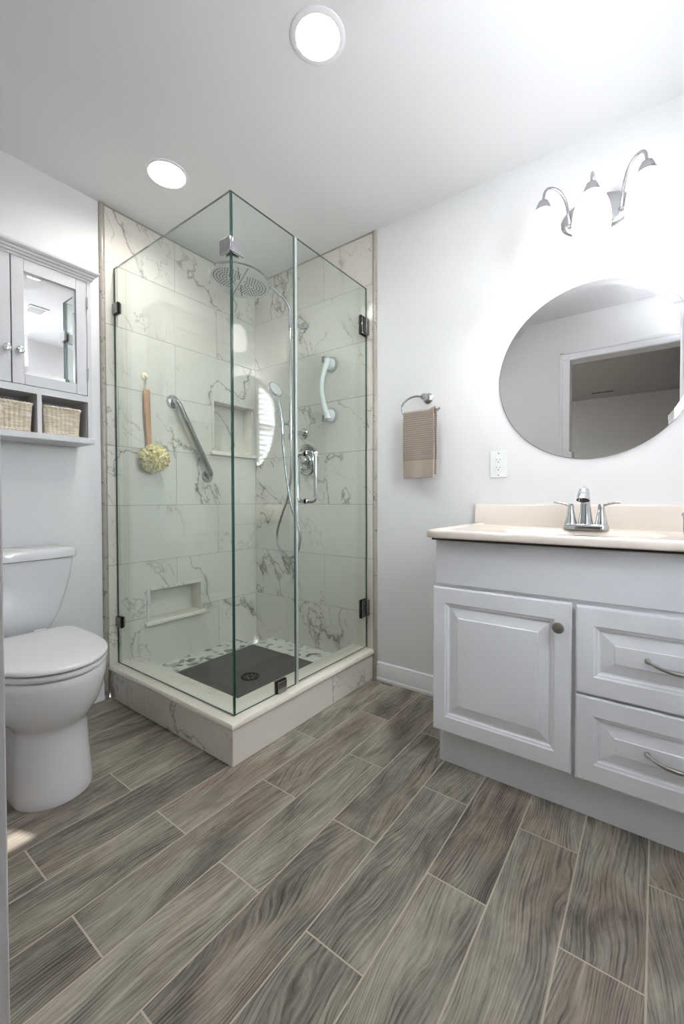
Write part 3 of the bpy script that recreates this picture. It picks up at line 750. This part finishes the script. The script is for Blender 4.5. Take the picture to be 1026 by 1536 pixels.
def mdoor(x0, x1, kx):
    z0, z1 = 1.472, 1.979; s = .043; yf = yfr-.001
    m = MB()
    m.box(x0+.0015, x0+s, yf, yf+.018, z0, z1); m.box(x1-s, x1-.0015, yf, yf+.018, z0, z1); m.box(x0+s+.0006, x1-s-.0006, yf, yf+.018, z0, z0+s); m.box(x0+s+.0006, x1-s-.0006, yf, yf+.018, z1-s-.006, z1)
    m.box(x0+s, x1-s, yf+.010, yf+.018, z0+s, z1-s)
    d = m.build('door', cab_wall_white, wc, bevel=.001)
    a0, a1, b0, b1 = x0+s+.001, x1-s-.001, z0+s+.001, z1-s-.007; e = .012
    m = MB()
    m.loft([[(a0, yf+.009, b0),(a1, yf+.009, b0),(a1, yf+.009, b1),(a0, yf+.009, b1)],[(a0, yf+.0075, b0),(a1, yf+.0075, b0),(a1, yf+.0075, b1),(a0, yf+.0075, b1)],[(a0+e, yf+.0060, b0+e),(a1-e, yf+.0060, b0+e),(a1-e, yf+.0060, b1-e),(a0+e, yf+.0060, b1-e)]])
    m.build('mirror_panel', cab_mirror, d, smooth=False)
    m = MB(); m.lathe([(0,0),(.0055,0),(.005,.010),(.0135,.016),(.0145,.022),(.011,.029),(0,.031)], (kx, yf, 1.603), '-Y', 24); m.build('knob', chrome, d)
    hx_ = x1 if kx < (x0+x1)/2 else x0
    for zz in (1.568, 1.885):
        m = MB(); m.lathe([(0,-.026),(.0035,-.026),(.0035,.026),(0,.026)], (hx_, yf-.003, zz), 'Z', 12); m.build('hinge', chrome_soft, d)
mdoor(-1.4155, -1.1360, -1.392); mdoor(-1.695, -1.4165, -1.434)
wick = M('wicker', srgb(222,210,190), .75); t = NT(wick); b_ = wick.node_tree.nodes['Principled BSDF']
pos = t.new('ShaderNodeTexCoord').outputs['Object']; n_ = t.noise(t.vmath('MULTIPLY', pos, (30, 30, 160)), 1, 3, .6)
t.l.new(t.mix(t.rng(n_, .35, .7), srgb(204,188,166), srgb(234,224,208)), b_.inputs['Base Color'])
def basket(x0, x1, ya, yb, z0, z1, label, rot=0):
    bt = thing('wicker_basket', ((x0+x1)/2, (ya+yb)/2, z0), label, 'basket', 'wicker baskets in the wall cabinet')
    cxm, cym = (x0+x1)/2, (ya+yb)/2; hx, hy = (x1-x0)/2, (yb-ya)/2; rc = .018
    def per(u, k, off=0):      # u 0..1 round a rounded rectangle
        a, b = hx*k, hy*k; segs = [(2*(b-rc), (a, -b+rc), (0,1)), (PI/2*rc, None, (a-rc, b-rc, 0)), (2*(a-rc), (a-rc, b), (-1,0)), (PI/2*rc, None, (-a+rc, b-rc, 90)), (2*(b-rc), (-a, b-rc), (0,-1)), (PI/2*rc, None, (-a+rc, -b+rc, 180)), (2*(a-rc), (-a+rc, -b), (1,0)), (PI/2*rc, None, (a-rc, -b+rc, 270))]
        L = sum(s[0] for s in segs); d = u*L
        for ln, st, q in segs:
            if d <= ln + 1e-9:
                if st is not None:
                    n = {(0,1):(1,0),(-1,0):(0,1),(0,-1):(-1,0),(1,0):(0,-1)}[q]
                    x, y_ = st[0]+q[0]*d, st[1]+q[1]*d
                else:
                    an = R(q[2]) + d/rc; n = (math.cos(an), math.sin(an)); x, y_ = q[0]+rc*n[0], q[1]+rc*n[1]
                return x+n[0]*off, y_+n[1]*off, L
            d -= ln
        return per(0, k, off)
    ns_ = 30; NU = ns_*6; rowsn = 26; NZ = rowsn*4; m = MB(); rings = []
    ca, sa = math.cos(rot), math.sin(rot)
    for j in range(NZ+1):
        v = j/NZ; z = z0 + .004 + (z1-z0-.010)*v; k = .91 + .09*v; ring = []
        for i in range(NU):
            u = i/NU; w = math.sin(PI*ns_*u)*math.sin(PI*rowsn*v + 0) ; off = .0005*(math.sin(PI*rowsn*v*1.0)*math.cos(PI*ns_*u)) + .0030*abs(math.cos(PI*ns_*u)) + .0006*abs(math.sin(PI*rowsn*v))
            x, y_, _ = per(u, k, off); ring.append((cxm + x*ca - y_*sa, cym + x*sa + y_*ca, z))
        rings.append(ring)
    m.loft(rings, cap=False)
    rin = []
    for v in (1, .5, .04):
        z = z0+.004+(z1-z0-.010)*v; k = .91+.09*v; ring = []
        for i in range(NU):
            x, y_, _ = per(i/NU, k, -.005); ring.append((cxm + x*ca - y_*sa, cym + x*sa + y_*ca, z))
        rin.append(ring)
    vr = m.loft(rin, cap=False); m.bm.faces.new(vr[-1])
    m.build('weave', wick, bt, angle=70)
    for nm, zz, k, rr_, am in (('rim', z1-.006, 1.0, .0058, .0016), ('foot_braid', z0+.005, .915, .0042, .0014)):
        m = MB(); rings = []; nc = 150
        for i in range(nc):
            u = i/nc; x, y_, _ = per(u, k, 0); x2, y2, _ = per((u+.002) % 1, k, 0); tx, ty = x2-x, y2-y_; l = math.hypot(tx, ty) or 1; tx, ty = tx/l, ty/l
            ring = []; r2 = rr_ + am*math.sin(2*PI*u*38)
            for q in range(8):
                an = 2*PI*q/8; nx, ny = ty, -tx
                X = x + nx*r2*math.cos(an); Y = y_ + ny*r2*math.cos(an)
                ring.append((cxm + X*ca - Y*sa, cym + X*sa + Y*ca, zz + r2*math.sin(an)))
            rings.append(ring)
        rings.append(rings[0]); m.loft(rings, cap=False); m.build(nm, wick, bt, angle=70)
    return bt
basket(-1.302, -1.160, -.150, -.022, 1.2815, 1.404, 'wicker basket in the rightmost cubby of the wall cabinet', rot=R(-4))
basket(-1.492, -1.345, -.152, -.022, 1.2815, 1.402, 'wicker basket in the middle cubby, left of the other basket')

# ------------------------------------------------------------------ vanity
va_ = thing('vanity_cabinet', (-.26, -2.03, 0), 'light grey painted bathroom vanity with raised panel door and drawers', 'vanity')
VY0, VY1 = -2.512, -1.560
m = MB(); m.box(-.513, -.497, VY0, VY1, .14, .852); m.box(-.497, -.0, VY0, VY0+.016, .14, .852); m.box(-.497, .0, VY1-.016, VY1, .14, .852); m.box(-.497, 0, VY0+.016, VY1-.016, .14, .156)
m.build('carcass', cab_white, va_, smooth=False)
m = MB(); m.box(-.473, -.46, VY0+.002, VY1, .0, .14); m.box(-.46, 0, VY1-.016, VY1, .0, .14); m.box(-.46, 0, VY0+.002, VY0+.016, 0, .14); m.build('toe_kick', cab_white, va_, smooth=False)
box('apron_panel', cab_white, -.524, -.513, VY0+.004, VY1-.004, .690, .850, parent=va_, bevel=.002)
def raised(name, y0, y1, z0, z1, s_in, s_z, f_in, f_z):
    m = MB(); X = -.533
    def ring(iy, iz, x): return [(x, y0+iy, z0+iz), (x, y1-iy, z0+iz), (x, y1-iy, z1-iz), (x, y0+iy, z1-iz)]
    rs_ = [ring(0,0,-.513), ring(0,0,X+.005), ring(.0015,.0015,X+.002), ring(.005,.005,X), ring(s_in,s_z,X), ring(s_in+.004,s_z+.004,X+.003), ring(s_in+.010,s_z+.010,X+.0045), ring(s_in+.013,s_z+.013,X+.009), ring(s_in+.018,s_z+.018,X+.010), ring(f_in,f_z,X+.0035), ring(f_in+.002,f_z+.002,X+.001)]
    m.loft(rs_); return m.build(name, cab_white, va_, angle=12)
d = raised('door', -2.015, -1.557, .146, .679, .046, .056, .094, .106)
m = MB(); m.lathe([(0,0),(.008,0),(.007,.008),(.009,.012),(.0165,.016),(.0175,.021),(.014,.027),(0,.030)], (-.533, -1.981, .602), '-X', 28); m.build('knob', nickel, d)
def pull(yc, zc, par):
    pts = []; rs_ = []
    for i in range(25):
        u = -1 + i/12; yy = yc + u*.063
        pts.append((-.533-.004-.020*(1-abs(u)**2.5), yy, zc - .010*(1-u*u) + .004*u)); rs_.append(.0035 + .0030*(1-abs(u)) + (.0035 if abs(u) > .88 else 0))
    m = MB(); m.tube(pts, rs_, 12)
    for s in (-1, 1): m.lathe([(0,0),(.0065,0),(.0075,.004),(.006,.007),(0,.008)], (-.533, yc+s*.061, zc+.004*s), '-X', 14)
    m.build('pull', nickel, par)
for z0, z1, zc, sz in ((.409, .676, .541, 0), (.143, .403, .276, 0)):
    dd = raised('drawer', -2.508, -2.027, z0, z1, .048, .056, .100, .105); pull(-2.268, zc, dd)
# vanity top
vt = thing('countertop', (-.28, -2.03, .861), 'cream cultured marble vanity top with integral sink', 'countertop')
TY0, TY1, TX0 = -2.532, -1.539, -.572
def top():
    m = MB(); SCY, SCX = -2.003, -.31; N_ = 64
    def rect_ring(ix, z, r=.02):
        pts = []; x0, x1, y0, y1 = TX0+ix, -.004, TY0+ix, TY1-ix
        for i in range(N_):
            a, b = sq(2*PI*(i+.5)/N_, 1)
            X = SCX + (a*(x1-SCX) if a > 0 else a*(SCX-x0)); Y = SCY + (b*(y1-SCY) if b > 0 else b*(SCY-y0)); pts.append((X, Y, z))
        return pts
    def ell(rx, ry, z): return [(SCX + rx*math.cos(2*PI*(i+.5)/N_), SCY + ry*math.sin(2*PI*(i+.5)/N_), z) for i in range(N_)]
    rs_ = [rect_ring(.004,.8610), rect_ring(.001,.8625), rect_ring(.0,.866), rect_ring(.0,.880), rect_ring(.003,.888), rect_ring(.009,.8905), rect_ring(.020,.8900), rect_ring(.030,.8845), rect_ring(.045,.8830), ell(.205,.26,.8825), ell(.185,.24,.879), ell(.172,.225,.865), ell(.14,.19,.81), ell(.09,.12,.765), ell(.025,.03,.755)]
    vr = m.loft(rs_, cap=False); m.bm.faces.new(vr[-1])
    # underside closed by a sheet so the slab reads solid
    m.bm.faces.new(list(reversed(vr[0]))) if False else None
    return m.build('slab', cream, vt, angle=50)
top()
m = MB(); m.loft([[(x, y_, z) for x, z in ((.004,.870),(-.022,.870),(-.022,.883),(-.021,.970),(-.018,.976),(-.012,.978),(.004,.978))] for y_ in (TY0+.0, TY1+.002)]); m.build('backsplash', cream, vt, bevel=.0015)
m = MB(); m.box(-.545, -.01, VY0-.001, VY1+.002, .8525, .8605); m.build('top_gap_shade', M('counter_gap_shade', srgb(70,54,42), .8), vt, smooth=False)  # dark brown strip painted as the shade in the gap below the slab
m = MB(); m.lathe([(0,0),(.021,0),(.021,.004),(0,.005)], (-.31,-2.003,.7556), 'Z', 24); m.build('sink_drain', chrome, vt)
# faucet
fa = thing('faucet', (-.115, -2.003, .883), 'chrome two-handle faucet on the cream vanity top', 'faucet')
FY = -2.003
m = MB(); pts = []
def stad(hl, r, z, cx_=-.115):
    out = []
    for i in range(32):
        a = 2*PI*i/32; s = 1 if math.sin(a) >= 0 else -1
        out.append((cx_ + r*math.cos(a), FY + s*(hl-r) + r*math.sin(a), z))
    return out
m.loft([stad(.079,.028,.8832), stad(.079,.028,.886), stad(.076,.025,.902), stad(.074,.023,.904)]); m.build('base_plate', chrome, fa, angle=50)
m = MB()
path = smooth_path([(-.112,FY,.886),(-.113,FY,.92),(-.116,FY,.96),(-.124,FY,1.000),(-.142,FY,1.026),(-.166,FY,1.030),(-.186,FY,1.016),(-.196,FY,.996)], 6)
nP = len(path); rad = []
for i in range(nP):
    u = i/(nP-1); rad.append(.0285 - .0125*min(u/.42, 1) + max(0, (u-.5))*.012)
m.tube(path, rad, 24); m.build('spout', chrome, fa, angle=60)
for s in (1, -1):
    yy = FY + s*.0515
    m = MB(); m.lathe([(0,.0),(.0225,.0),(.0215,.008),(.0175,.024),(.0130,.050),(.0110,.064),(.0125,.072),(.009,.080),(0,.081)], (-.115, yy, .902), 'Z', 28)
    m.tube(smooth_path([(-.115,yy,.974),(-.116,yy+s*.012,.978),(-.117,yy+s*.035,.985),(-.118,yy+s*.062,.987)], 6), [.009,.009,.0085,.008,.008,.0075,.007]*2+[.007,.007,.0065,.006,.006], 14, flat=.65)
    m.build('handle', chrome, fa, angle=60)
# chrome tumbler at the frame edge
cp = thing('tumbler', (-.575+.045, -2.318, .891), 'chrome tumbler at the right end of the vanity top', 'tumbler')
m = MB(); m.lathe([(0,.0),(.028,.0),(.030,.004),(.033,.080),(.0315,.080),(.0285,.006),(0,.006)], (-.50, -2.313, .8835), 'Z', 32); m.build('cup', chrome, cp)
m = MB(); m.lathe([(.0325,.070),(.0345,.070),(.0345,.077),(.0325,.077)], (-.50, -2.313, .8835), 'Z', 32, cap=False); m.build('rim_band', chrome_soft, cp)

# ------------------------------------------------------------------ mirror, outlet, towel ring
MY, MZ, MR = -2.000, 1.525, .3585
mi = thing('round_mirror', (0, MY, MZ), 'large round frameless mirror above the vanity', 'mirror')
m = MB(); m.lathe([(0,0),(MR,0),(MR,.0035),(MR-.0255,.0043),(0,.0043)], (.005, MY, MZ), '-X', 128)
for f in m.bm.faces: f.smooth = False
m.build('mirror_glass', mirror_mat, mi, angle=10, smooth=False)
m = MB(); m.lathe([(MR-.001,0),(MR+.0012,0),(MR+.0012,.0036),(MR-.001,.0036),(MR-.001,0)], (.005, MY, MZ), '-X', 128, cap=False); m.build('ground_edge', M('mirror_edge', srgb(140,142,142), .4), mi)
ou = thing('wall_outlet', (0, -1.6375, 1.161), 'white duplex wall outlet beside the vanity mirror', 'outlet')
box('cover_plate', white_plastic, -.001, .005, -1.676, -1.600, 1.101, 1.222, parent=ou, bevel=.0025, seg=3)
r_ = box('receptacle', white_plastic, -.0035, 0, -1.655, -1.622, 1.128, 1.196, parent=ou, bevel=.001)
m = MB()
for zc in (1.180, 1.145):
    m.box(-.0040, -.003, -1.632, -1.630, zc-.002, zc+.006); m.box(-.0040, -.003, -1.647, -1.645, zc-.001, zc+.005); m.lathe([(0,0),(.0025,0),(.0025,.0009),(0,.0009)], (-.0032, -1.6385, zc-.009), '-X', 10)
m.build('slots', slot_dark, r_)
for zz in (1.112, 1.211):
    m = MB(); m.lathe([(0,0),(.003,0),(.0025,.001),(0,.001)], (-.001, -1.6385, zz), '-X', 12); m.build('screw', chrome_soft, ou)
tr = thing('towel_ring', (0, -1.285, 1.513), 'open satin chrome towel ring on the wall beside the shower', 'towel ring')
m = MB(); m.lathe([(0,0),(.027,0),(.027,.005),(.023,.010),(.016,.016),(.014,.034),(.0175,.042),(.0175,.056),(.012,.066),(0,.069)], (.005, -1.287, 1.513), '-X', 28); m.build('wall_post', chrome_soft, tr)
m = MB(); m.tube(smooth_path([(-.050,-1.276,1.514),(-.052,-1.245,1.520),(-.055,-1.205,1.512),(-.056,-1.176,1.490),(-.056,-1.170,1.460),(-.056,-1.182,1.433),(-.056,-1.215,1.423),(-.056,-1.260,1.419),(-.056,-1.310,1.420),(-.056,-1.350,1.429),(-.056,-1.376,1.445)], 8), .0055, 14); m.build('ring', chrome_soft, tr)
def towel():
    path = []
    for i in range(0, 60): path.append(('f', i/59))
    m = MB(); NY = 34; zt = 1.4340
    prof = []  # (x, z, s)
    nzf = 150
    for i in range(nzf+1):
        z = 1.108 + (zt-1.108)*i/nzf; prof.append((-.0665, z, 0))
    for q in range(1, 8):
        a = PI*q/8; prof.append((-.056-.0105*math.cos(a), zt+.0085*math.sin(a), 1))
    for i in range(nzf+1):
        z = zt - (zt-1.125)*i/nzf; prof.append((-.0455, z, 2))
    rings = []
    for x, z, s in prof:
        ring = []
        for j in range(NY+1):
            v = j/NY; w0 = -1.184 + (.004 if s == 2 else 0); w1 = -1.350 - (.0035 if s == 2 else 0); dz = (zt-z)/(zt-1.105)
            yy = w0 + (w1-w0)*v + .004*math.sin(dz*3)*(1-2*v)
            amp = .0035*dz + .0008
            xx = x + (amp*math.sin(v*9.5+.6+ (s==2)*1.2 + dz*1.3))*(1 if s != 1 else .3)
            hem = z < 1.197
            if not hem and s != 1: xx += (-1 if s == 0 else 1)*.0012*abs(math.sin(PI*z/.0105))
            sag = .010*math.sin(v*PI)*0
            drop = .012*(v > .82)*((v-.82)/.18) * (1 if s == 1 or z > 1.40 else 0)
            ring.append((xx, yy, z + drop + (.0015*math.sin(v*95) if z < 1.110 else 0)))
        rings.append(ring)
    m.loft(rings, cap=False, closed=False)
    mt = M('taupe_waffle_cotton', srgb(166,150,138), .9, Sheen_Weight=.3); t = NT(mt); b = mt.node_tree.nodes['Principled BSDF']
    pos = t.new('ShaderNodeTexCoord').outputs['Object']; sp = t.new('ShaderNodeSeparateXYZ', None, Vector=pos)
    rib = t.math('ABSOLUTE', t.math('SINE', t.math('MULTIPLY', sp.outputs[2], PI/.0105)))
    rib2 = t.math('ABSOLUTE', t.math('SINE', t.math('MULTIPLY', sp.outputs[1], PI/.006)))
    up = t.math('GREATER_THAN', sp.outputs[2], 1.197)
    f = t.math('MULTIPLY', t.math('MULTIPLY', rib, up), t.math('ADD', .6, t.math('MULTIPLY', rib2, .4)))
    nz = t.noise(pos, 900, 2, .5)
    t.l.new(t.mix(f, srgb(172,157,145), srgb(136,122,112)), b.inputs['Base Color'])
    t.l.new(t.bump(t.math('ADD', t.math('MULTIPLY', rib2, .5), nz), .5, .0008), b.inputs['Normal'])
    o = m.build('hand_towel', mt, angle=80)
    sd = o.modifiers.new('solid', 'SOLIDIFY'); sd.thickness = .0035; sd.offset = 1
    return tag(o, 'taupe waffle weave hand towel hanging on the towel ring', 'towel')
towel()

# ------------------------------------------------------------------ vanity light
vl = thing('vanity_light', (0, -2.017, 2.13), 'brushed nickel three-lamp wall light with white bell shades above the mirror', 'wall light')
PY, PZc = -2.017, 2.143
def oval(rx, rz, x): return [(x, PY + rx*math.cos(2*PI*i/64), PZc + rz*math.sin(2*PI*i/64)) for i in range(64)]
m = MB(); m.loft([oval(.127,.075,.005), oval(.127,.075,-.006), oval(.120,.069,-.014), oval(.104,.056,-.020), oval(.100,.053,-.020)]); m.build('back_plate', chrome_soft, vl, angle=30)
LX = -.140
def arm(pts):
    m = MB(); m.tube(smooth_path(pts, 8), .0052, 12); m.lathe([(0,-.002),(.010,.0),(.011,.008),(.007,.014),(0,.016)], (-.020, pts[0][1], pts[0][2]), '-X', 16); return m.build('arm', chrome_soft, vl)
arm([(-.028,-1.928,2.120),(-.040,-1.926,2.150),(-.058,-1.917,2.205),(-.085,-1.898,2.240),(-.115,-1.872,2.246),(-.134,-1.855,2.228),(LX,-1.849,2.190)])
arm([(-.028,PY,2.125),(-.045,PY,2.165),(-.070,PY,2.220),(-.100,PY,2.245),(-.125,PY,2.235),(-.138,PY,2.212),(LX,PY,2.186)])
arm([(-.028,-2.106,2.120),(-.040,-2.108,2.150),(-.058,-2.117,2.205),(-.085,-2.136,2.240),(-.115,-2.162,2.246),(-.134,-2.180,2.228),(LX,-2.186,2.190)])
for yy in (-1.849, PY, -2.186):
    m = MB(); m.lathe([(0,.044),(.008,.044),(.013,.038),(.018,.036),(.020,.026),(.024,.024),(.026,.012),(.029,.010),(.029,-.002),(0,-.002)], (LX, yy, 2.150), 'Z', 32); s_ = m.build('socket_cup', chrome_soft, vl)
    m = MB(); pf = [(.022,2.156),(.034,2.148),(.048,2.126),(.058,2.098),(.063,2.070),(.065,2.045),(.064,2.020),(.061,2.000)]
    m.lathe([(r_, z) for r_, z in pf] + [(r_-.003, z) for r_, z in reversed(pf)], (LX, yy, 0), 'Z', 40, cap=False); m.build('shade', shade_mat, vl, angle=80)
    l_ = bpy.data.lights.new('bulb', 'POINT'); l_.energy = BULB_W; l_.shadow_soft_size = .022; l_.color = (1, .98, .955)
    lo_ = bpy.data.objects.new('bulb', l_); COL.objects.link(lo_); lo_.location = (LX, yy, 2.045)
# ------------------------------------------------------------------ recessed downlights
dl = thing('recessed_light', (-.935, -1.343, H), 'flat round ceiling downlight near the top of the photo', 'ceiling light')
m = MB(); m.lathe([(.068,-.001),(.068,-.004),(.080,-.006),(.088,-.002),(.088,0)], (-.935,-1.343,H), 'Z', 64, cap=False); m.build('trim_ring', trim_white, dl, angle=60)
m = MB(); m.lathe([(0,-.0045),(.069,-.0045),(.069,-.002),(0,-.002)], (-.935,-1.343,H), 'Z', 64); m.build('lens', lens_mat, dl)
d2 = thing('recessed_light', (-.905, -.431, H), 'smaller sloped ceiling downlight over the corner shower', 'ceiling light')
m = MB(); m.lathe([(.092,0),(.092,-.003),(.084,-.006),(.077,-.004),(.070,.012),(.058,.030),(.053,.034),(.094,.034)], (-.905,-.431,H-.0), 'Z', 64, cap=False); m.build('trim_ring', trim_white, d2, angle=60)
m = MB(); m.lathe([(0,.028),(.056,.028),(.056,.033),(0,.033)], (-.905,-.431,H), 'Z', 48); m.build('lens', lens_mat2, d2)
# cut the ceiling for the deep downlight
ce = bpy.data.objects['ceiling']; me = ce.data; bmx = bmesh.new(); cxx, cyy = -.905, -.431; n = 48
outer = [(XL,YF),( .005,YF),(.005,.005),(XL,.005)]
def sqp(t_):
    a, b = sq(t_, 1); X = cxx + (a*(.005-cxx) if a > 0 else a*(cxx-XL)); Y = cyy + (b*(.005-cyy) if b > 0 else b*(cyy-YF)); return X, Y
lo = [bmx.verts.new((*sqp(2*PI*i/n), H)) for i in range(n)]; li = [bmx.verts.new((cxx+.088*math.cos(2*PI*i/n), cyy+.088*math.sin(2*PI*i/n), H)) for i in range(n)]
ho = [bmx.verts.new((*sqp(2*PI*i/n), H+.05)) for i in range(n)]; hi = [bmx.verts.new((cxx+.088*math.cos(2*PI*i/n), cyy+.088*math.sin(2*PI*i/n), H+.05)) for i in range(n)]
for i in range(n):
    j = (i+1) % n
    bmx.faces.new((lo[i],li[i],li[j],lo[j])); bmx.faces.new((ho[i],ho[j],hi[j],hi[i])); bmx.faces.new((li[i],hi[i],hi[j],li[j])); bmx.faces.new((lo[i],lo[j],ho[j],ho[i]))
bmx.faces.new(hi)
bmx.to_mesh(me); bmx.free()
# ceiling vent (seen in the cabinet mirror)
cv = thing('ceiling_vent', (-.75, -1.99, H), 'white slatted ceiling air vent reflected in the cabinet mirror', 'vent')
m = MB(); m.box(-.815,-.685,-2.02,-2.00,H-.008,H); m.box(-.815,-.685,-1.885,-1.865,H-.008,H); m.box(-.815,-.800,-2.00,-1.885,H-.008,H); m.box(-.700,-.685,-2.00,-1.885,H-.008,H); m.build('frame', trim_white, cv, bevel=.002)
m = MB(); 
for i in range(6): m.box(-.800,-.700,-1.995+.0195*i,-1.985+.0195*i,H-.006,H-.001)
m.build('louvres', trim_white, cv); box('duct', M('duct_grey', srgb(120,120,120), .8), -.800,-.700,-2.00,-1.885,H-.0008,H-.0003, parent=cv)
hv = thing('ceiling_vent', (-4.85, -1.62, H), 'dark twin slot vent on the hall ceiling seen in the round mirror', 'vent')
box('slot', slot_dark, -4.90,-4.83,-1.61,-1.49,H-.003,H, parent=hv); box('slot', slot_dark, -4.90,-4.83,-1.745,-1.62,H-.003,H, parent=hv)
